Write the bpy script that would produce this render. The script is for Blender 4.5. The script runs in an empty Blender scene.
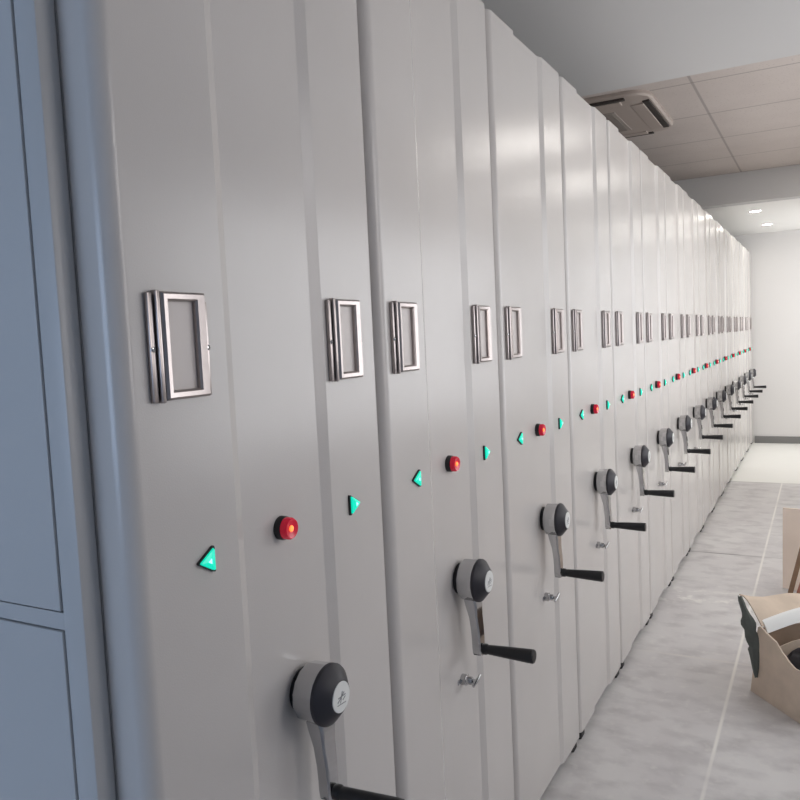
import bpy, bmesh, math, random
from math import sin, cos, pi, radians
from mathutils import Vector, Matrix
random.seed(7)
SC = bpy.context.scene
COL = SC.collection

# ------------------------------------------------------------------ sizes (metres)
W = 0.64            # pitch of the units along the aisle (+y)
TOP = 2.29         # height of a unit
DEPTH = 1.9         # length of a unit away from the aisle (-x)
NUNITS = 15
YEND = 9.64         # far wall
YBACK = -3.4
XR = 1.62           # right wall of the aisle
XL = -3.0
CAM = Vector((0.7579, -0.6756, 1.4416))

# ------------------------------------------------------------------ helpers
def lin(c):
    return tuple(((v/255)/12.92 if v/255 <= 0.04045 else ((v/255+0.055)/1.055)**2.4) for v in c)

def mat(name, rgb, rough=0.5, metal=0.0, spec=0.5, noise=0.0, nscale=20.0, bump=0.0, bscale=200.0, emis=None, estr=0.0, coat=0.0):
    m = bpy.data.materials.new(name); m.use_nodes = True
    nt = m.node_tree; b = nt.nodes['Principled BSDF']
    c = lin(rgb)
    b.inputs['Base Color'].default_value = (*c, 1)
    b.inputs['Roughness'].default_value = rough
    b.inputs['Metallic'].default_value = metal
    b.inputs['Specular IOR Level'].default_value = spec
    b.inputs['Coat Weight'].default_value = coat
    tc = nt.nodes.new('ShaderNodeTexCoord')
    if noise:
        n = nt.nodes.new('ShaderNodeTexNoise'); n.inputs['Scale'].default_value = nscale; n.inputs['Detail'].default_value = 4
        nt.links.new(tc.outputs['Object'], n.inputs['Vector'])
        r = nt.nodes.new('ShaderNodeValToRGB')
        r.color_ramp.elements[0].position = 0.3; r.color_ramp.elements[1].position = 0.7
        r.color_ramp.elements[0].color = (*[v*(1-noise) for v in c], 1)
        r.color_ramp.elements[1].color = (*[min(1, v*(1+noise)) for v in c], 1)
        nt.links.new(n.outputs['Fac'], r.inputs['Fac']); nt.links.new(r.outputs['Color'], b.inputs['Base Color'])
    if bump:
        n2 = nt.nodes.new('ShaderNodeTexNoise'); n2.inputs['Scale'].default_value = bscale; n2.inputs['Detail'].default_value = 2
        nt.links.new(tc.outputs['Object'], n2.inputs['Vector'])
        bp = nt.nodes.new('ShaderNodeBump'); bp.inputs['Strength'].default_value = bump; bp.inputs['Distance'].default_value = 0.002
        nt.links.new(n2.outputs['Fac'], bp.inputs['Height']); nt.links.new(bp.outputs['Normal'], b.inputs['Normal'])
    if emis:
        b.inputs['Emission Color'].default_value = (*lin(emis), 1); b.inputs['Emission Strength'].default_value = estr
    return m

M = {}
M['paint'] = mat('grey_enamel_paint', (200, 196, 193), 0.20, spec=0.5, noise=0.025, nscale=3.0, bump=0.10, bscale=420)
M['carcass'] = mat('grey_carcass_paint', (180, 178, 176), 0.4)
M['door'] = mat('door_paint', (190, 190, 190), 0.38, noise=0.02, nscale=2.5, bump=0.08, bscale=420)
M['black'] = mat('black_plastic', (26, 26, 29), 0.42)
M['capblack'] = mat('charcoal_plastic', (44, 43, 50), 0.5)
M['rubber'] = mat('dark_base_rubber', (48, 46, 46), 0.8)
M['gap'] = mat('dark_gap', (38, 42, 50), 0.8)
M['chrome'] = mat('chrome', (190, 190, 191), 0.09, metal=1.0)
M['steel'] = mat('brushed_steel', (172, 164, 162), 0.30, metal=1.0, noise=0.06, nscale=60)
M['card'] = mat('label_insert', (206, 198, 194), 0.35)
M['green'] = mat('green_lens', (0, 185, 155), 0.25, emis=(0, 222, 188), estr=0.9)
M['greenhot'] = mat('green_led', (150, 255, 230), 0.3, emis=(130, 255, 225), estr=2.2)
M['red'] = mat('red_lens', (196, 28, 56), 0.22, emis=(215, 20, 52), estr=0.22)
M['redhot'] = mat('orange_led', (255, 150, 70), 0.3, emis=(255, 120, 60), estr=2.0)
M['white'] = mat('white_emblem', (226, 228, 226), 0.4)
M['ink'] = mat('grey_print', (140, 142, 146), 0.5)
M['wall'] = mat('white_wall_paint', (222, 220, 219), 0.75, noise=0.01, nscale=1.5)
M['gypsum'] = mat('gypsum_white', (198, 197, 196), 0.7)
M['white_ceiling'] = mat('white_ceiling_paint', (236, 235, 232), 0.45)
M['base'] = mat('grey_skirting', (126, 125, 124), 0.45)
M['frame'] = mat('window_alu', (200, 200, 202), 0.4)
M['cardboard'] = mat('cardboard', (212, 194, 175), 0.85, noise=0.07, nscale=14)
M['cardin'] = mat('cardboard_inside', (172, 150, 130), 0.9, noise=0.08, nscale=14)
M['palecard'] = mat('pale_cardboard', (246, 230, 215), 0.8, noise=0.04, nscale=9)
M['darkflap'] = mat('shaded_flap_card', (92, 97, 92), 0.75, noise=0.1, nscale=30)  # cardboard flap with its shade put into the colour
M['foam'] = mat('white_foam', (244, 244, 240), 0.7)
M['bag'] = mat('black_bag', (34, 31, 38), 0.32, bump=0.5, bscale=40)
M['wood'] = mat('brown_wood', (150, 122, 98), 0.7, noise=0.12, nscale=25)
M['redwood'] = mat('red_brown_wood', (158, 104, 86), 0.7, noise=0.12, nscale=25)
M['paper'] = mat('crumpled_paper', (214, 196, 178), 0.85, noise=0.08, nscale=40)
M['acwhite'] = mat('aged_white_plastic', (172, 160, 152), 0.5)
M['acslot'] = mat('dark_slot', (56, 50, 47), 0.7)
M['grille'] = mat('grille_grey', (158, 149, 142), 0.6)
M['lamp'] = mat('lamp_diffuser', (255, 253, 248), 0.5, emis=(255, 250, 243), estr=7.0)
M['down'] = mat('downlight_diffuser', (255, 253, 248), 0.5, emis=(255, 250, 240), estr=90.0)

def glass():
    m = bpy.data.materials.new('window_glass'); m.use_nodes = True
    nt = m.node_tree; nt.nodes.clear()
    o = nt.nodes.new('ShaderNodeOutputMaterial'); mx = nt.nodes.new('ShaderNodeMixShader')
    t = nt.nodes.new('ShaderNodeBsdfTransparent'); g = nt.nodes.new('ShaderNodeBsdfGlossy'); g.inputs['Roughness'].default_value = 0.02
    mx.inputs[0].default_value = 0.08
    nt.links.new(t.outputs[0], mx.inputs[1]); nt.links.new(g.outputs[0], mx.inputs[2]); nt.links.new(mx.outputs[0], o.inputs[0])
    return m
M['glass'] = glass()

def mnode(nt, op, a, b=None, c=None):
    n = nt.nodes.new('ShaderNodeMath'); n.operation = op
    for i, v in enumerate((a, b, c)):
        if v is None: continue
        if isinstance(v, (int, float)): n.inputs[i].default_value = v
        else: nt.links.new(v, n.inputs[i])
    return n.outputs[0]

def band(nt, coord, centre, half, soft):
    d = mnode(nt, 'ABSOLUTE', mnode(nt, 'SUBTRACT', coord, centre))
    n = nt.nodes.new('ShaderNodeMapRange'); n.inputs['From Min'].default_value = half; n.inputs['From Max'].default_value = half+soft
    n.inputs['To Min'].default_value = 1; n.inputs['To Max'].default_value = 0
    nt.links.new(d, n.inputs['Value']); return n.outputs[0]

def mixc(nt, fac, a, b):
    n = nt.nodes.new('ShaderNodeMix'); n.data_type = 'RGBA'
    if isinstance(fac, (int, float)): n.inputs[0].default_value = fac
    else: nt.links.new(fac, n.inputs[0])
    for i, v in ((6, a), (7, b)):
        if isinstance(v, tuple): n.inputs[i].default_value = (*lin(v), 1)
        else: nt.links.new(v, n.inputs[i])
    return n.outputs[2]

def noise(nt, vec, scale, detail=4, stretch=None):
    if stretch:
        mp = nt.nodes.new('ShaderNodeMapping'); mp.inputs['Scale'].default_value = stretch
        nt.links.new(vec, mp.inputs['Vector']); vec = mp.outputs[0]
    n = nt.nodes.new('ShaderNodeTexNoise'); n.inputs['Scale'].default_value = scale; n.inputs['Detail'].default_value = detail
    nt.links.new(vec, n.inputs['Vector']); return n.outputs['Fac']

def ramp(nt, fac, lo, hi):
    n = nt.nodes.new('ShaderNodeMapRange'); n.inputs['From Min'].default_value = lo; n.inputs['From Max'].default_value = hi
    nt.links.new(fac, n.inputs['Value']); return n.outputs[0]

def floor_mat():
    m = bpy.data.materials.new('worn_concrete_floor'); m.use_nodes = True
    nt = m.node_tree; b = nt.nodes['Principled BSDF']
    tc = nt.nodes.new('ShaderNodeTexCoord'); v = tc.outputs['Object']
    sp = nt.nodes.new('ShaderNodeSeparateXYZ'); nt.links.new(v, sp.inputs[0]); X, Y = sp.outputs[0], sp.outputs[1]
    c = mixc(nt, ramp(nt, noise(nt, v, 1.6, 6, (1.6, 1, 1)), 0.3, 0.7), (202, 198, 198), (220, 218, 216))
    c = mixc(nt, ramp(nt, noise(nt, v, 7, 7, (1, 1.4, 1)), 0.45, 0.75), c, (184, 180, 180))
    c = mixc(nt, mnode(nt, 'MULTIPLY', ramp(nt, noise(nt, v, 26, 8), 0.56, 0.72), 0.5), c, (222, 220, 216))
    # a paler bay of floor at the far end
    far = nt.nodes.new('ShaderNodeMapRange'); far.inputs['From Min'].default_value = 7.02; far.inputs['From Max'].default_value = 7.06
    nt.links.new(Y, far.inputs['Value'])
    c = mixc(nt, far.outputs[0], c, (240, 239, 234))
    # joints and the pale line that runs along the aisle
    for y in (1.1, 2.826, 4.54, 7.04):
        c = mixc(nt, mnode(nt, 'MULTIPLY', band(nt, Y, y, 0.004, 0.008), ramp(nt, noise(nt, v, 3.0), 0.35, 0.6)), c, (120, 116, 114) if y > 4 else (214, 210, 206))
    line = mnode(nt, 'MULTIPLY', band(nt, X, 0.423, 0.0025, 0.006), mnode(nt, 'SUBTRACT', 1.0, far.outputs[0]))
    c = mixc(nt, mnode(nt, 'MULTIPLY', line, ramp(nt, noise(nt, v, 2.0), 0.25, 0.5)), c, (236, 233, 228))
    sc1 = mnode(nt, 'MULTIPLY', band(nt, Y, 3.65, 0.05, 0.12), ramp(nt, noise(nt, v, 14, 8), 0.52, 0.62))
    c = mixc(nt, sc1, c, (232, 230, 226))
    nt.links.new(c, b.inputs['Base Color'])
    r = mnode(nt, 'ADD', 0.32, mnode(nt, 'MULTIPLY', noise(nt, v, 5, 5), 0.3)); nt.links.new(r, b.inputs['Roughness'])
    return m

def tile_mat():
    m = bpy.data.materials.new('ceiling_tiles'); m.use_nodes = True
    nt = m.node_tree; b = nt.nodes['Principled BSDF']
    tc = nt.nodes.new('ShaderNodeTexCoord'); v = tc.outputs['Object']
    sp = nt.nodes.new('ShaderNodeSeparateXYZ'); nt.links.new(v, sp.inputs[0])
    c = mixc(nt, ramp(nt, noise(nt, v, 2.0, 5), 0.3, 0.7), (192, 182, 176), (202, 193, 187))
    c = mixc(nt, ramp(nt, noise(nt, v, 90, 3), 0.62, 0.7), c, (178, 168, 162))
    for ax, off in ((0, 0.135), (1, 3.97)):
        q = mnode(nt, 'PINGPONG', mnode(nt, 'SUBTRACT', sp.outputs[ax], off), 0.365)
        n = nt.nodes.new('ShaderNodeMapRange'); n.inputs['From Min'].default_value = 0.005; n.inputs['From Max'].default_value = 0.010
        n.inputs['To Min'].default_value = 0.5; n.inputs['To Max'].default_value = 0
        nt.links.new(q, n.inputs['Value'])
        c = mixc(nt, n.outputs[0], c, (120, 112, 108))
    nt.links.new(c, b.inputs['Base Color']); b.inputs['Roughness'].default_value = 0.85
    return m
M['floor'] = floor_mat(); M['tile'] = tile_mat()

# ---- bmesh shape helpers
def box(bm, x0, x1, y0, y1, z0, z1, mi=0, bev=0.0, seg=2):
    vs = [bm.verts.new((x, y, z)) for x in (x0, x1) for y in (y0, y1) for z in (z0, z1)]
    idx = [(0, 1, 3, 2), (4, 6, 7, 5), (0, 4, 5, 1), (2, 3, 7, 6), (0, 2, 6, 4), (1, 5, 7, 3)]
    fs = [bm.faces.new([vs[i] for i in f]) for f in idx]
    for f in fs: f.material_index = mi
    if bev:
        es = list({e for f in fs for e in f.edges})
        r = bmesh.ops.bevel(bm, geom=es, offset=bev, segments=seg, affect='EDGES', profile=0.5)
        for f in r['faces']: f.material_index = mi
    return fs

def lathe(bm, prof, centre, axis='x', seg=32, mi=None):
    """prof: list of (along, radius); closed at the ends when the radius is 0"""
    c = Vector(centre); rings = []
    def P(a, r, t):
        if axis == 'x': return c + Vector((a, r*cos(t), r*sin(t)))
        if axis == 'z': return c + Vector((r*cos(t), r*sin(t), a))
        return c + Vector((r*sin(t), a, r*cos(t)))
    for a, r in prof:
        if r < 1e-6: rings.append([bm.verts.new(P(a, 0, 0))])
        else: rings.append([bm.verts.new(P(a, r, 2*pi*(k+0.5)/seg)) for k in range(seg)])
    for j in range(len(rings)-1):
        A, B = rings[j], rings[j+1]
        for k in range(seg):
            k2 = (k+1) % seg
            if len(A) == 1 and len(B) == 1: continue
            if len(A) == 1: f = bm.faces.new((A[0], B[k], B[k2]))
            elif len(B) == 1: f = bm.faces.new((A[k], B[0], A[k2]))
            else: f = bm.faces.new((A[k], B[k], B[k2], A[k2]))
            if mi: f.material_index = mi[j]
    return rings

def tube(bm, pts, rad, seg=16, mi=0):
    """closed round tube along points, a radius per point"""
    rings = []
    for i, p in enumerate(pts):
        p = Vector(p); a = Vector(pts[max(0, i-1)]); b = Vector(pts[min(len(pts)-1, i+1)])
        t = (b-a).normalized(); up = Vector((0, 0, 1)) if abs(t.z) < 0.9 else Vector((1, 0, 0))
        s = t.cross(up).normalized(); u = s.cross(t)
        rr = rad[i] if isinstance(rad, (list, tuple)) else rad
        rings.append([bm.verts.new(p + (s*cos(2*pi*k/seg) + u*sin(2*pi*k/seg))*rr) for k in range(seg)])
    for j in range(len(rings)-1):
        for k in range(seg):
            k2 = (k+1) % seg
            bm.faces.new((rings[j][k], rings[j][k2], rings[j+1][k2], rings[j+1][k])).material_index = mi
    bm.faces.new(rings[0][::-1]).material_index = mi; bm.faces.new(rings[-1]).material_index = mi

def prism(bm, pts, d, mi=0):
    """solid from a planar polygon pushed along d"""
    d = Vector(d); A = [bm.verts.new(p) for p in pts]; B = [bm.verts.new(Vector(p)+d) for p in pts]
    n = len(pts); fs = [bm.faces.new(A[::-1]), bm.faces.new(B)]
    for i in range(n): fs.append(bm.faces.new((A[i], A[(i+1) % n], B[(i+1) % n], B[i])))
    for f in fs: f.material_index = mi
    return fs

def sheet(bm, grid, thick, mi=0):
    """a solid sheet through a grid of points, its real thickness added"""
    R, Cn = len(grid), len(grid[0]); G = [[Vector(p) for p in r] for r in grid]
    def nrm(i, j):
        a = G[min(R-1, i+1)][j]-G[max(0, i-1)][j]; b = G[i][min(Cn-1, j+1)]-G[i][max(0, j-1)]
        n = a.cross(b); return n.normalized() if n.length > 1e-9 else Vector((0, 0, 1))
    A = [[bm.verts.new(G[i][j]) for j in range(Cn)] for i in range(R)]
    B = [[bm.verts.new(G[i][j]-nrm(i, j)*thick) for j in range(Cn)] for i in range(R)]
    F = []
    for i in range(R-1):
        for j in range(Cn-1):
            F.append(bm.faces.new((A[i][j], A[i+1][j], A[i+1][j+1], A[i][j+1])))
            F.append(bm.faces.new((B[i][j], B[i][j+1], B[i+1][j+1], B[i+1][j])))
    for i in range(R-1):
        F.append(bm.faces.new((A[i][0], B[i][0], B[i+1][0], A[i+1][0])))
        F.append(bm.faces.new((A[i][-1], A[i+1][-1], B[i+1][-1], B[i][-1])))
    for j in range(Cn-1):
        F.append(bm.faces.new((A[0][j], A[0][j+1], B[0][j+1], B[0][j])))
        F.append(bm.faces.new((A[-1][j], B[-1][j], B[-1][j+1], A[-1][j+1])))
    for f in F: f.material_index = mi

def obj(name, bm, mats, parent=None, smooth=None):
    bmesh.ops.recalc_face_normals(bm, faces=bm.faces)
    me = bpy.data.meshes.new(name); bm.to_mesh(me); bm.free()
    for m in (mats if isinstance(mats, (list, tuple)) else [mats]): me.materials.append(m)
    if smooth is not None:
        me.shade_smooth() if hasattr(me, 'shade_smooth') else None
        try: me.set_sharp_from_angle(angle=radians(smooth))
        except Exception: pass
    o = bpy.data.objects.new(name, me); COL.objects.link(o)
    if parent: o.parent = parent
    return o

def tag(o, label, cat, group=None):
    o['label'] = label; o['category'] = cat
    if group: o['group'] = group
    return o

def thing(name, loc, label, cat, group=None, rz=0):
    o = bpy.data.objects.new(name, None); COL.objects.link(o); o.location = loc; o.rotation_euler = (0, 0, rz)
    o.empty_display_size = 0.1
    return tag(o, label, cat, group)

def struct(name, bm, m):
    o = obj(name, bm, m); o['kind'] = 'structure'; return o

def BM(): return bmesh.new()

# ------------------------------------------------------------------ the room
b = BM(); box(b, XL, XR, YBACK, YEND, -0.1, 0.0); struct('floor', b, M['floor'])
H1, H2 = 2.51, 2.77         # dropped soffits and tiled bay
b = BM(); box(b, XL, XR, 2.95, 6.9, H2, H2+0.08); struct('ceiling', b, M['tile'])
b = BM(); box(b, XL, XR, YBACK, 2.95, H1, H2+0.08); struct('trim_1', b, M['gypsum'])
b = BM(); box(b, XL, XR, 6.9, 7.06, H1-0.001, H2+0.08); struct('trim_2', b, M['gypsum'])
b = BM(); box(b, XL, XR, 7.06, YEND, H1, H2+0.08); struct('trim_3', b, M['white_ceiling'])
b = BM(); box(b, XL-0.1, XL, YBACK-0.1, YEND+0.12, -0.1, H2+0.08); struct('wall_left', b, M['wall'])
b = BM(); box(b, XL, XR, YEND, YEND+0.12, -0.1, H2+0.08); struct('wall_far', b, M['wall'])
b = BM(); box(b, 0.02, XR, YEND-0.014, YEND, 0.0, 0.085, bev=0.003); struct('baseboard_far', b, M['base'])

def wall_with_holes(name, axis, a0, a1, t0, t1, holes, zt):
    b = BM()
    def bx(p0, p1, q0, q1):
        if axis == 'y': box(b, t0, t1, p0, p1, q0, q1)
        else: box(b, p0, p1, t0, t1, q0, q1)
    p = a0
    for h0, h1, z0, z1 in holes:
        bx(p, h0, -0.1, zt); bx(h0, h1, -0.1, z0); bx(h0, h1, z1, zt); p = h1
    bx(p, a1, -0.1, zt)
    return struct(name, b, M['wall'])

def window(name, axis, t, h0, h1, z0, z1):
    b = BM(); f = 0.05; d = 0.03
    def bx(p0, p1, q0, q1, mi, dd=d):
        if axis == 'y': box(b, t-dd, t+dd, p0, p1, q0, q1, mi)
        else: box(b, p0, p1, t-dd, t+dd, q0, q1, mi)
    mid = (h0+h1)/2
    bx(h0, h1, z0, z0+f, 0); bx(h0, h1, z1-f, z1, 0); bx(h0, h0+f, z0+f, z1-f, 0); bx(h1-f, h1, z0+f, z1-f, 0); bx(mid-f/2, mid+f/2, z0+f, z1-f, 0)
    bx(h0+f, mid-f/2, z0+f, z1-f, 1, 0.003); bx(mid+f/2, h1-f, z0+f, z1-f, 1, 0.003)
    return struct(name, b, [M['frame'], M['glass']])

WR = (7.8, 9.35, 0.7, 2.36)      # window in the right wall near the far end: y0,y1,z0,z1
WB = (-2.5, -0.25, 0.6, 2.3)       # window in the wall behind: x0,x1,z0,z1
WN = (0.40, 1.05, 1.10, 2.38)      # unseen window added in the right wall to brighten the near panel creases
WM = (1.62, 5.6, 0.85, 2.18)         # long unseen window added in the right wall as fill for the aisle
wall_with_holes('wall_right', 'y', YBACK-0.1, YEND+0.12, XR, XR+0.1, [WN, WM, WR], H2+0.08)
window('fill_window_4', 'y', XR+0.05, *WN)
window('fill_window_3', 'y', XR+0.05, *WM)
window('window_1', 'y', XR+0.05, *WR)
wall_with_holes('wall_back', 'x', XL, XR, YBACK-0.1, YBACK, [WB], H2+0.08)
window('window_2', 'x', YBACK-0.05, *WB)

# ------------------------------------------------------------------ one mobile shelving unit
def panel_profile(g0, g1):
    """outline of the pressed steel end panel seen from above: (x, y), aisle face at x = 0"""
    r = 0.025; y0, y1 = g0, W-g1; p = [(-0.06, y0)]
    for k in range(9):
        t = pi/2*k/8; p.append((-r+r*sin(t), y0+r-r*cos(t)))
    d = 0.009
    p += [(0, 0.197), (-0.001, 0.1995), (-d+0.001, 0.2185), (-d, 0.221), (-d, 0.426), (-d+0.001, 0.4285), (-0.001, 0.4480), (0, 0.451)]
    r2 = 0.012
    for k in range(9):
        t = pi/2*k/8; p.append((-r2+r2*cos(t), y1-r2+r2*sin(t)))
    p.append((-0.06, y1))
    return p

UC = 0.3435          # y of button and crank inside a unit
def front_panel(root, g0, g1):
    b = BM(); pr = panel_profile(g0, g1)
    prism(b, [(x, y, 0.03) for x, y in pr], (0, 0, TOP-0.03))
    o = obj('end_panel', b, M['paint'], root, smooth=40)
    wn = o.modifiers.new('weighted', 'WEIGHTED_NORMAL'); wn.keep_sharp = True; wn.weight = 100
    return o

def label_holder(root, y0, y1):
    z0, z1 = 1.3775, 1.5205; b = BM(); w = y1-y0
    # frame: raised picture-frame with bevelled section, and a double lip on its near side
    ox0, ox1 = y0+0.020, y1-0.006
    iy0, iy1, iz0, iz1 = ox0+0.014, ox1-0.019, z0+0.013, z1-0.013
    def ring(x, a0, a1, c0, c1): return [b.verts.new((x, yy, zz)) for yy, zz in ((a0, c0), (a1, c0), (a1, c1), (a0, c1))]
    loops = [ring(0.0005, ox0, ox1, z0, z1), ring(0.009, ox0+0.001, ox1-0.001, z0+0.001, z1-0.001), ring(0.0125, ox0+0.004, ox1-0.004, z0+0.004, z1-0.004),
             ring(0.0115, iy0-0.003, iy1+0.003, iz0-0.003, iz1+0.003), ring(0.009, iy0, iy1, iz0, iz1), ring(0.003, iy0, iy1, iz0, iz1)]
    for A, B in zip(loops, loops[1:]):
        for k in range(4): b.faces.new((A[k], A[(k+1) % 4], B[(k+1) % 4], B[k]))
    box(b, 0.0005, 0.0115, y0+0.011, y0+0.0185, z0-0.002, z1+0.001, 0, 0.002)
    box(b, 0.0005, 0.0075, y0, y0+0.0095, z0-0.001, z1-0.002, 0, 0.002)
    box(b, 0.0005, 0.004, y1-0.0055, y1+0.003, z0+0.001, z1-0.012, 0, 0.001)
    h = obj('label_holder', b, M['steel'], root, smooth=25)
    b = BM(); box(b, 0.0006, 0.0035, iy0-0.001, iy1+0.001, iz0-0.001, iz1+0.001); c = obj('insert_card', b, M['card'], h)
    for yy, xx in ((y0+0.0048, 0.0075), (y1+0.0005, 0.004)):
        b = BM(); lathe(b, [(0, 0.0042), (0.0016, 0.0036), (0.0022, 0.0018), (0.001, 0.0014), (0.001, 0)], (xx-0.0005, yy, (z0+z1)/2-0.004), 'x', 12)
        obj('screw', b, M['chrome'], h, smooth=40)
    return h

def arrow_lamp(root, yc, sgn):
    zc = 1.149; L, Hh = 0.035, 0.040
    def tri(s, x):      # rounded triangle pointing along sgn
        pts = []; base = [(sgn*L*0.55*s, 0), (-sgn*L*0.45*s, Hh/2*s), (-sgn*L*0.45*s, -Hh/2*s)]
        for i in range(3):
            p = Vector(base[i]); a = Vector(base[i-1]); c = Vector(base[(i+1) % 3]); rr = 0.004*s
            q0 = p+(a-p).normalized()*rr; q1 = p+(c-p).normalized()*rr
            for t in (0, .5, 1): pts.append(q0*(1-t)**2+p*2*t*(1-t)+q1*t*t)
        return [(x, yc+q.x, zc+q.y) for q in pts]
    b = BM(); prism(b, tri(1.0, -0.002), (0.0065, 0, 0)); fr = obj('arrow_lamp', b, M['black'], root)
    b = BM()
    A = [b.verts.new(p) for p in tri(0.86, 0.004)]; B = [b.verts.new(p) for p in tri(0.80, 0.0075)]; D = [b.verts.new(p) for p in tri(0.20, 0.0100)]
    n = len(A)
    for P_, Q_ in ((A, B), (B, D)):
        for i in range(n): b.faces.new((P_[i], P_[(i+1) % n], Q_[(i+1) % n], Q_[i]))
    b.faces.new(A[::-1]); f = b.faces.new(D); f.material_index = 1
    ln = obj('green_lens', b, [M['green'], M['greenhot']], fr)
    return fr

def stop_button(root):
    zc = 1.152; R_ = 0.0192; c = (-0.006, 0.3115, zc)
    b = BM(); lathe(b, [(-0.006, 0), (-0.006, R_), (0.006, R_), (0.009, R_-0.002), (0.009, 0)], c, 'x', 32); s = obj('stop_button', b, M['black'], root, smooth=35)
    b = BM(); lathe(b, [(0.0085, 0.0178), (0.0170, 0.0176), (0.0200, 0.0156), (0.0192, 0.0118), (0.0180, 0.0075), (0.0180, 0)], c, 'x', 32); ln = obj('red_lens', b, M['red'], s, smooth=35)
    b = BM(); lathe(b, [(0.0178, 0.0052), (0.0192, 0.0048), (0.0205, 0.0025), (0.0208, 0)], c, 'x', 20); obj('orange_led', b, M['redhot'], s, smooth=60)
    return s

def crank(root):
    zc = 0.871; c = (0, UC, zc)
    b = BM()        # chrome drum with a dark back plate
    lathe(b, [(-0.012, 0), (-0.012, 0.036), (0.004, 0.036), (0.004, 0.030)], c, 'x', 24, mi=[1, 1, 1])
    lathe(b, [(0.003, 0.030), (0.003, 0.045), (0.006, 0.048), (0.040, 0.0495), (0.0425, 0.0480), (0.0425, 0.040)], c, 'x', 14, mi=[0]*5)
    h = obj('crank_hub', b, [M['chrome'], M['black']], root, smooth=8)
    b = BM(); lathe(b, [(0.040, 0.038), (0.0413, 0.0500), (0.047, 0.0502), (0.0500, 0.0485), (0.0650, 0.0300), (0.0672, 0.0265), (0.0672, 0)], c, 'x', 40)
    obj('hub_cap', b, M['capblack'], h, smooth=30)
    b = BM()        # white disc with its small printed mark
    lathe(b, [(0.0668, 0.0250), (0.0682, 0.0250), (0.0686, 0.0243), (0.0686, 0)], c, 'x', 32)
    for f in b.faces: f.material_index = 0
    for y0, z0, y1, z1, w in ((-.012, -.006, .008, .006, .0011), (-.004, -.009, .003, .009, .0010), (-.010, .001, .012, .001, .0009), (.003, -.006, .011, -.002, .0009), (-.013, -.010, .012, -.012, .0007)):
        v = Vector((0, y1-y0, z1-z0)); n = Vector((0, -v.z, v.y)).normalized()*w
        p0, p1 = Vector((0.0684, UC+y0, zc+z0)), Vector((0.0684, UC+y1, zc+z1))
        prism(b, [p0-n, p1-n, p1+n, p0+n], (0.0005, 0, 0), 1)
    obj('emblem_disc', b, [M['white'], M['ink']], h)
    b = BM()        # flat arm that hangs down, gently cranked out and tapered
    secs = [(0.024, 0.0220, 0.850), (0.024, 0.0220, 0.832), (0.027, 0.0205, 0.815), (0.031, 0.0190, 0.785), (0.034, 0.0175, 0.755), (0.035, 0.0165, 0.728), (0.035, 0.0160, 0.710), (0.035, 0.0135, 0.697), (0.035, 0.008, 0.6905)]
    rings = []
    for x, hw, z in secs:
        t = 0.010 if z < 0.80 else 0.014
        rings.append([b.verts.new(p) for p in ((x-t, UC-hw, z), (x-t, UC+hw, z), (x+t*0.7, UC+hw, z), (x+t, UC+hw-0.004, z), (x+t, UC-hw+0.004, z), (x+t*0.7, UC-hw, z))])
    for A, B in zip(rings, rings[1:]):
        for k in range(6): b.faces.new((A[k], A[(k+1) % 6], B[(k+1) % 6], B[k]))
    b.faces.new(rings[0]); b.faces.new(rings[-1][::-1])
    obj('crank_arm', b, M['chrome'], h, smooth=35)
    b = BM()        # tapered black grip on its collar
    z = 0.7057
    lathe(b, [(0.042, 0), (0.042, 0.0100), (0.048, 0.0130), (0.055, 0.0130), (0.059, 0.0108), (0.063, 0.0114), (0.105, 0.0136), (0.162, 0.0162), (0.1695, 0.0162), (0.172, 0.0144), (0.172, 0)], (0, UC, z), 'x', 24)
    obj('crank_grip', b, M['black'], h, smooth=30)
    return h

def key_lock(root):
    yc, zc = 0.3365, 0.625; b = BM()
    lathe(b, [(-0.012, 0), (-0.012, 0.0135), (0.004, 0.0130), (0.005, 0.0100), (0.016, 0.0095), (0.018, 0.0080), (0.018, 0)], (0, yc, zc), 'x', 20)
    box(b, -0.012, -0.006, yc-0.026, yc-0.012, zc-0.006, zc+0.006, 0, 0.002)
    k = obj('lock_barrel', b, M['chrome'], root, smooth=35)
    b = BM(); box(b, 0.0175, 0.030, yc-0.0035, yc+0.0035, zc-0.005, zc+0.005, 0, 0.0015)
    tube(b, [(0.026, yc-0.016, zc-0.006), (0.028, yc, zc+0.001), (0.030, yc+0.018, zc+0.010)], [0.0035, 0.0045, 0.0030], 10)
    obj('turn_key', b, M['chrome'], k, smooth=40)
    return k

def carcass(root, y0, y1, x0=-0.061):
    b = BM(); box(b, -DEPTH, x0, y0, y1, 0.03, TOP-0.012); box(b, -DEPTH+0.02, -0.02, 0.02, W-0.02, 0.012, 0.031, 1)
    return obj('carcass', b, [M['carcass'], M['rubber']], root)

def feet(root):
    for y0, y1 in ((0.022, 0.072), (0.566, 0.612)):
        b = BM(); box(b, -0.10, -0.003, y0, y1, 0.0, 0.031, 0, 0.008); obj('foot', b, M['rubber'], root)

ORD = ['nearest', 'second', 'third', 'fourth', 'fifth', 'sixth', 'seventh', 'eighth', 'ninth', 'tenth', 'eleventh', 'twelfth', 'thirteenth', 'fourteenth', 'fifteenth']
def unit_label(k):
    if k == 0: return 'grey steel mobile shelving unit nearest the camera, the one with side doors in view'
    if k == 1: return 'second mobile shelving unit from the camera, with the largest whole crank handle in view'
    if k == NUNITS-1: return 'last mobile shelving unit of the row, against the far white wall'
    return 'grey mobile shelving unit with crank and green arrows, %s in the row from the camera' % ORD[k]
GROUP = 'row of mobile shelving units along the aisle'

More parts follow.
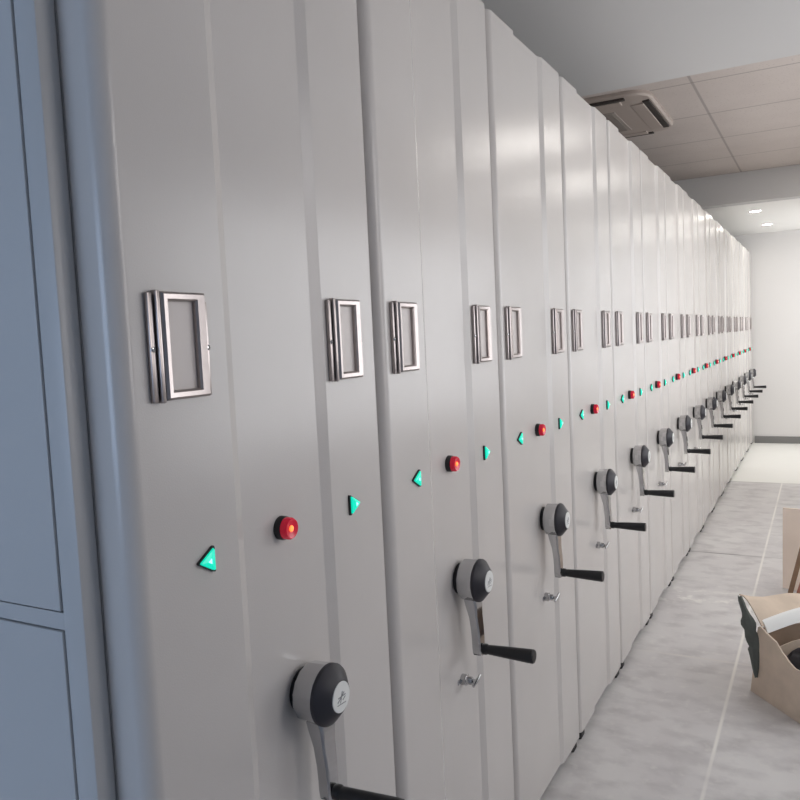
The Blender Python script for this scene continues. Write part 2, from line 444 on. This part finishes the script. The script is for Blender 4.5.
def fittings(root):
    label_holder(root, 0.047, 0.156); label_holder(root, 0.459, 0.566)
    arrow_lamp(root, 0.1265, -1); arrow_lamp(root, 0.5160, 1)
    stop_button(root); crank(root); key_lock(root); feet(root)

def make_unit(y, k, g0, g1):
    root = thing('mobile_shelving_unit', (0, y, 0), unit_label(k), 'shelving unit', GROUP)
    front_panel(root, g0, g1); fittings(root)
    return root

def copy_tree(o, parent=None):
    c = o.copy(); COL.objects.link(c); c.parent = parent
    if parent is not None: c.matrix_parent_inverse = o.matrix_parent_inverse.copy()
    for ch in list(o.children): copy_tree(ch, c)
    return c

# nearest unit: its outer long side carries a door frame and hinged doors
u0 = make_unit(0.0, 0, 0.0, 0.012)
ys = -0.031         # face of the door frame
b = BM()
box(b, -DEPTH, -0.061, 0.0, W-0.016, 0.03, TOP-0.012); box(b, -DEPTH+0.02, -0.02, 0.02, W-0.02, 0.012, 0.031, 1)
obj('carcass', b, [M['carcass'], M['rubber']], u0)
b = BM()
zt, zm1, zm0, zb = TOP-0.03, 1.1165, 1.0895, 0.12
x_out, bays = -0.061, [(-0.962, -0.1005), (-1.84, -1.0)]
box(b, -0.1000, x_out, ys, -0.0005, 0.04, TOP-0.012, 0, 0.004)                  # stile beside the end panel
box(b, -0.999, -0.963, ys, -0.0005, 0.04, TOP-0.012, 0, 0.003); box(b, -DEPTH, -1.841, ys, -0.0005, 0.04, TOP-0.012, 0, 0.003)
for a0, a1 in bays:
    box(b, a0, a1, ys, -0.0005, zt, TOP-0.012); box(b, a0, a1, ys+0.003, -0.0005, zm0+0.0015, zm1-0.003); box(b, a0, a1, ys, -0.0005, 0.04, zb)
    box(b, a0+0.001, a1-0.001, -0.012, -0.0006, zb, zm0+0.001, 1); box(b, a0+0.001, a1-0.001, -0.012, -0.0006, zm1-0.003, zt, 1)
obj('side_frame', b, [M['door'], M['gap']], u0, smooth=30)
for a0, a1 in bays:
    for z0, z1, nm in ((zm1, zt-0.003, 'upper'), (zb+0.003, zm0, 'lower')):
        b = BM(); box(b, a0+0.0025, a1-0.0015, ys-0.001, -0.013, z0, z1, 0, 0.0015)
        d = obj('side_door', b, M['door'], u0)
        b = BM(); hx = a0+0.06; hz = (z0+0.25 if nm == 'upper' else z1-0.35)
        box(b, hx, hx+0.022, ys-0.018, ys-0.001, hz, hz+0.13, 0, 0.004)
        obj('door_handle', b, M['chrome'], d)

u1 = make_unit(W, 1, 0.010, 0.004)
carcass(u1, 0.014, W-0.008)
for k in range(2, NUNITS):
    u = copy_tree(u1); u.location = (0, k*W, 0); u['label'] = unit_label(k)

# ------------------------------------------------------------------ ceiling things
ac = thing('ceiling_air_conditioner', (-0.56, 4.36, H2), 'aged white square cassette air conditioner set in the tiled ceiling above the units', 'air conditioner')
def rsq(h, r, z, n=6):
    out = []
    for cx, cy, a0 in ((h-r, h-r, 0), (-h+r, h-r, pi/2), (-h+r, -h+r, pi), (h-r, -h+r, 3*pi/2)):
        for k in range(n+1): t = a0+pi/2*k/n; out.append((cx+r*cos(t), cy+r*sin(t), z))
    return out
b = BM(); L = [[b.verts.new(p) for p in rsq(h, r, z)] for h, r, z in ((0.475, 0.12, 0.0), (0.475, 0.12, -0.016), (0.465, 0.115, -0.028), (0.33, 0.07, -0.042))]
for A, B in zip(L, L[1:]):
    for k in range(len(A)): b.faces.new((A[k], A[(k+1) % len(A)], B[(k+1) % len(A)], B[k]))
b.faces.new(L[0]); b.faces.new(L[-1][::-1]); obj('cover_panel', b, M['acwhite'], ac, smooth=35)
b = BM(); box(b, -0.24, 0.24, -0.24, 0.24, -0.046, -0.039, 0, 0.004)
for k in range(15): yy = -0.21+k*0.03; box(b, -0.22, 0.22, yy-0.006, yy+0.006, -0.050, -0.045)
obj('intake_grille', b, M['grille'], ac)
for a in range(4):
    rot = Matrix.Rotation(a*pi/2, 4, 'Z')
    b = BM(); box(b, 0.418, 0.456, -0.34, 0.34, -0.040, -0.024, 0, 0.003); b.transform(rot); v = obj('air_outlet', b, M['acslot'], ac)
    b = BM(); box(b, 0.345, 0.420, -0.31, 0.31, -0.044, -0.032, 0, 0.004); b.transform(Matrix.Rotation(radians(0), 4, 'Y')); b.transform(rot); obj('louvre', b, M['acwhite'], v)

def troffer(x, y, z, label, sx=0.30, sy=0.30):
    t = thing('ceiling_light', (x, y, z), label, 'ceiling light', 'square ceiling light panels')
    b = BM(); box(b, -sx, sx, -sy, -sy+0.02, -0.012, 0); box(b, -sx, sx, sy-0.02, sy, -0.012, 0); box(b, -sx, -sx+0.02, -sy+0.02, sy-0.02, -0.012, 0); box(b, sx-0.02, sx, -sy+0.02, sy-0.02, -0.012, 0)
    obj('light_frame', b, M['frame'], t)
    b = BM(); box(b, -sx+0.02, sx-0.02, -sy+0.02, sy-0.02, -0.008, -0.001); obj('diffuser', b, M['lamp'], t)
troffer(1.12, 4.60, H2, 'square white light panel in the tiled ceiling, out over the aisle')
troffer(1.24, 6.30, H2, 'square white light panel in the tiled ceiling, close to the far dropped beam')

for i, (x, y, lab) in enumerate(((0.195, 7.58, 'round recessed downlight in the far low ceiling, the nearer one beside the units'), (0.23, 8.77, 'round recessed downlight in the far low ceiling, closest to the far wall'),
                  (1.1, 7.58, 'round recessed downlight towards the right wall, the nearer one'), (1.1, 8.77, 'round recessed downlight towards the right wall, near the far wall'))):
    t = thing('downlight', (x, y, H1), lab, 'downlight', 'recessed downlights in the far ceiling')
    b = BM(); lathe(b, [(0, 0.045), (0, 0.060), (-0.004, 0.060), (-0.006, 0.050), (-0.002, 0.045)], (0, 0, 0), 'z', 28); obj('trim_ring', b, M['frame'], t, smooth=40)
    b = BM(); lathe(b, [(-0.0005, 0.046), (-0.0045, 0.044), (-0.0045, 0)], (0, 0, 0), 'z', 28); obj('diffuser', b, M['down'], t)

# ------------------------------------------------------------------ packing rubbish on the aisle floor
A_, B_ = Vector((0.497, 2.575, 0)), Vector((0.700, 2.332, 0))       # base of the wall that faces the camera
ex = (B_-A_); wid = ex.length; ex.normalize(); ey = Vector((-ex.y, ex.x, 0)); dep = 0.38; hb = 0.280; th = 0.006
box_t = thing('cardboard_box', A_, 'torn open brown cardboard box on the floor at the right', 'box', rz=math.atan2(ex.y, ex.x))
# local: x along the wall that faces the camera, y away from it
def loc2w(x, y, z): return Vector((A_.x+ex.x*x+ey.x*y, A_.y+ex.y*x+ey.y*y, z))
def w2loc(p): q = Vector(p)-A_; return (q.dot(ex), q.dot(ey), p[2])
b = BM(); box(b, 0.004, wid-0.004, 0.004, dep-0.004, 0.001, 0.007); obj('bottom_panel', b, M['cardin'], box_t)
def ragged(pts, d, m, name):
    b = BM(); prism(b, pts, d); return obj(name, b, m, box_t)
def skew(z): return 0.21*z           # the box has slumped a little
front = [(0, 0, 0.001), (wid, 0, 0.001), (wid, 0, 0.185), (0.285, 0, 0.200), (0.262, 0, 0.198), (0.232, 0, 0.209), (0.213, 0, 0.222), (0.193, 0, 0.233), (0.161, 0, 0.260), (0.130, 0, 0.268), (0.104, 0, 0.275), (0.012, 0, hb+0.008), (0.0, 0, hb)]
ragged([(x+(skew(z) if x < 0.05 else 0), -0.006*z/hb, z) for x, y, z in front], (0, th, 0), M['cardboard'], 'side_wall')
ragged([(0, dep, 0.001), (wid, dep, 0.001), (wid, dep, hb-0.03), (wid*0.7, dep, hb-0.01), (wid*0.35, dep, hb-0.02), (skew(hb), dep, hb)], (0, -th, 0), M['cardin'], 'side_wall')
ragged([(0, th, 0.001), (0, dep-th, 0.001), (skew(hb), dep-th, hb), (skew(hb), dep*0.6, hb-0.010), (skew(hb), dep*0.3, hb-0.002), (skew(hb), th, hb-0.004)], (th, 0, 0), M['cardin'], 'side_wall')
ragged([(wid, th, 0.001), (wid, dep-th, 0.001), (wid, dep-th, hb-0.03), (wid, dep*0.5, 0.21), (wid, th, 0.185)], (-th, 0, 0), M['cardboard'], 'side_wall')
# long flap bent outward and up
b = BM(); rows = []
for i in range(6):
    t = i/5; rows.append([(skew(hb)+0.002-0.135*t, 0.008+(dep+0.05)*j/8, hb+0.001+(0.080-0.055*j/8)*sin(t*1.6)+0.010*t*sin(j*1.1+i*0.6)) for j in range(9)])
sheet(b, rows, 0.005); obj('flap', b, M['cardboard'], box_t, smooth=50)
# torn flap standing at the near left corner, dark with painted shade
b = BM(); rows = []
pro = [(0.078, 0.5215, 0.002), (0.095, 0.5205, 0.006), (0.122, 0.520, 0.011), (0.150, 0.520, 0.016), (0.172, 0.520, 0.021), (0.185, 0.518, 0.023), (0.197, 0.521, 0.021), (0.215, 0.519, 0.028), (0.235, 0.515, 0.030), (0.248, 0.508, 0.023), (0.262, 0.503, 0.019), (0.280, 0.498, 0.026), (0.296, 0.497, 0.026), (0.312, 0.495, 0.018), (0.328, 0.489, 0.012), (0.352, 0.480, 0.009), (0.375, 0.473, 0.008), (0.395, 0.468, 0.004)]
for z, cx, w in pro:
    yy = 2.525-0.05*max(0, z-0.25)
    rows.append([w2loc((cx-w, yy+0.012, z)), w2loc((cx-w*0.3, yy, z)), w2loc((cx+w*0.4, yy, z+0.003)), w2loc((cx+w, yy+0.006, z))])
sheet(b, rows, 0.004); obj('torn_flap', b, M['darkflap'], box_t)['label'] = 'torn flap in painted dark grey shade'
# white foam sheet arched along the top of the box
b = BM(); rows = []
for i in range(6):
    t = i/5
    rows.append([tuple(loc2w(0.046+0.036*t, 0.020+(dep+0.05)*j/14, hb+0.040*sin(pi*min(1, 0.03+j/14*0.80))+0.016-0.040*t*t)) for j in range(15)])
sheet(b, rows, 0.014); tag(obj('foam_sheet', b, M['foam'], smooth=60), 'white foam packing sheet arched across the top of the torn cardboard box', 'packing foam')
# crumpled black bag inside
b = BM(); bmesh.ops.create_icosphere(b, subdivisions=3, radius=1)
for v in b.verts:
    n = v.co.copy(); k = 1+0.10*sin(n.x*5+n.y*3)+0.07*sin(n.z*7+n.x*4)+random.uniform(-.03, .03)
    v.co = loc2w(0.190+n.x*0.070*k, 0.130+n.y*0.100*k, 0.128+n.z*0.105*k)
tag(obj('plastic_bag', b, M['bag'], smooth=50), 'crumpled black plastic bag stuffed inside the torn cardboard box', 'bag')
# curved card piece beside the bag
b = BM(); rows = []
for i in range(4):
    rows.append([tuple(loc2w(0.082+0.015*sin(j*0.55), 0.030+0.30*j/7, 0.0085+(0.180+0.040*sin(j*0.55))*i/3)) for j in range(8)])
sheet(b, rows, 0.005); tag(obj('card_divider', b, M['cardboard'], smooth=60), 'curved brown card piece standing upright inside the torn box behind the black bag', 'cardboard')

# pale board, sticks and scraps behind the box
b = BM(); prism(b, [(0.555, 3.95, 0.0), (0.95, 3.82, 0.0), (0.955, 3.90, 0.44), (0.80, 3.955, 0.435), (0.556, 4.035, 0.425)], (0.004, 0.012, 0))
tag(obj('cardboard_sheet', b, M['palecard']), 'pale pinkish cardboard sheet standing upright on the floor behind the torn box', 'cardboard')
def stick(p, q, w, m, label):
    b = BM(); p, q = Vector(p), Vector(q); t = (q-p).normalized(); s = t.cross(Vector((0, 1, 0))).normalized()*w; u = s.cross(t).normalized()*w*0.6
    pts = [p-s-u, p+s-u, p+s+u, p-s+u]; prism(b, pts, q-p)
    return tag(obj('wooden_stick', b, m), label, 'stick', 'wooden sticks by the pale board')
stick((0.595, 3.80, 0.012), (0.695, 3.845, 0.43), 0.012, M['wood'], 'brown wooden stick leaning on the pale cardboard sheet')
stick((0.625, 3.72, 0.010), (0.735, 3.815, 0.38), 0.008, M['redwood'], 'thin reddish wooden stick leaning in front of the brown stick')
for i, (x, y, r) in enumerate(((0.560, 3.66, 0.030), (0.612, 3.60, 0.034))):
    b = BM(); bmesh.ops.create_icosphere(b, subdivisions=3, radius=1)
    for v in b.verts:
        n = v.co.copy(); k = 1+0.25*sin(n.x*6+i)*sin(n.y*7)+0.2*sin(n.z*8+n.x*5)+random.uniform(-.10, .10)
        v.co = Vector((x+n.x*r*k*1.3, y+n.y*r*k, r*0.7*1.12+max(-0.7*r*1.1, n.z*r*k*0.7)))
    tag(obj('paper_scrap', b, M['paper']), ('crumpled tan paper scrap at the foot of the brown stick', 'larger crumpled tan paper scrap between the torn box and the reddish stick')[i], 'paper scrap', 'paper scraps behind the box')

# ------------------------------------------------------------------ light
def area(name, loc, rot, sx, sy, power, col):
    l = bpy.data.lights.new(name, 'AREA'); l.shape = 'RECTANGLE'; l.size = sx; l.size_y = sy; l.energy = power; l.color = col
    o = bpy.data.objects.new(name, l); COL.objects.link(o); o.location = loc; o.rotation_euler = rot; return o
# daylight outside the windows; the aisle and near areas are added fill
area('daylight_right', (XR+0.25, (WR[0]+WR[1])/2, (WR[2]+WR[3])/2+0.05), (0, radians(90), 0), WR[3]-WR[2], WR[1]-WR[0], 42, (1.0, 0.995, 0.98))
area('fill_aisle', (XR+0.25, (WM[0]+WM[1])/2, (WM[2]+WM[3])/2+0.05), (0, radians(90), 0), WM[3]-WM[2], WM[1]-WM[0], 52, (1.0, 0.98, 0.965))
area('fill_near', (XR+0.25, (WN[0]+WN[1])/2, (WN[2]+WN[3])/2+0.05), (0, radians(90), 0), WN[3]-WN[2], WN[1]-WN[0], 13, (1.0, 0.93, 0.89))
area('daylight_back', ((WB[0]+WB[1])/2, YBACK-0.3, (WB[2]+WB[3])/2+0.05), (radians(90), 0, 0), WB[1]-WB[0], WB[3]-WB[2], 56, (0.50, 0.69, 1.0))
w = bpy.data.worlds.new('sky'); SC.world = w; w.use_nodes = True
w.node_tree.nodes['Background'].inputs[0].default_value = (0.80, 0.88, 1.0, 1); w.node_tree.nodes['Background'].inputs[1].default_value = 1.0

# ------------------------------------------------------------------ camera
cd = bpy.data.cameras.new('camera'); cam = bpy.data.objects.new('camera', cd); COL.objects.link(cam); SC.camera = cam
yaw, pitch, roll = radians(28.5952), radians(-4.3379), radians(-2.7265)
F = Vector((-sin(yaw)*cos(pitch), cos(yaw)*cos(pitch), sin(pitch)))
r_ = F.cross(Vector((0, 0, 1))).normalized(); u_ = r_.cross(F)
r2 = r_*cos(roll)+u_*sin(roll); u2 = u_*cos(roll)-r_*sin(roll)
mw = Matrix((r2, u2, -F)).transposed().to_4x4(); mw.translation = CAM; cam.matrix_world = mw
cd.sensor_width = 36; cd.lens = 780.256*36/800; cd.clip_start = 0.02

vs = SC.view_settings; vs.view_transform = 'Standard'; vs.look = 'None'; vs.exposure = -0.1; vs.gamma = 1.0; vs.use_curve_mapping = False
SC.cycles.use_denoising = True
SC.cycles.max_bounces = 10; SC.cycles.diffuse_bounces = 6; SC.cycles.sample_clamp_indirect = 6
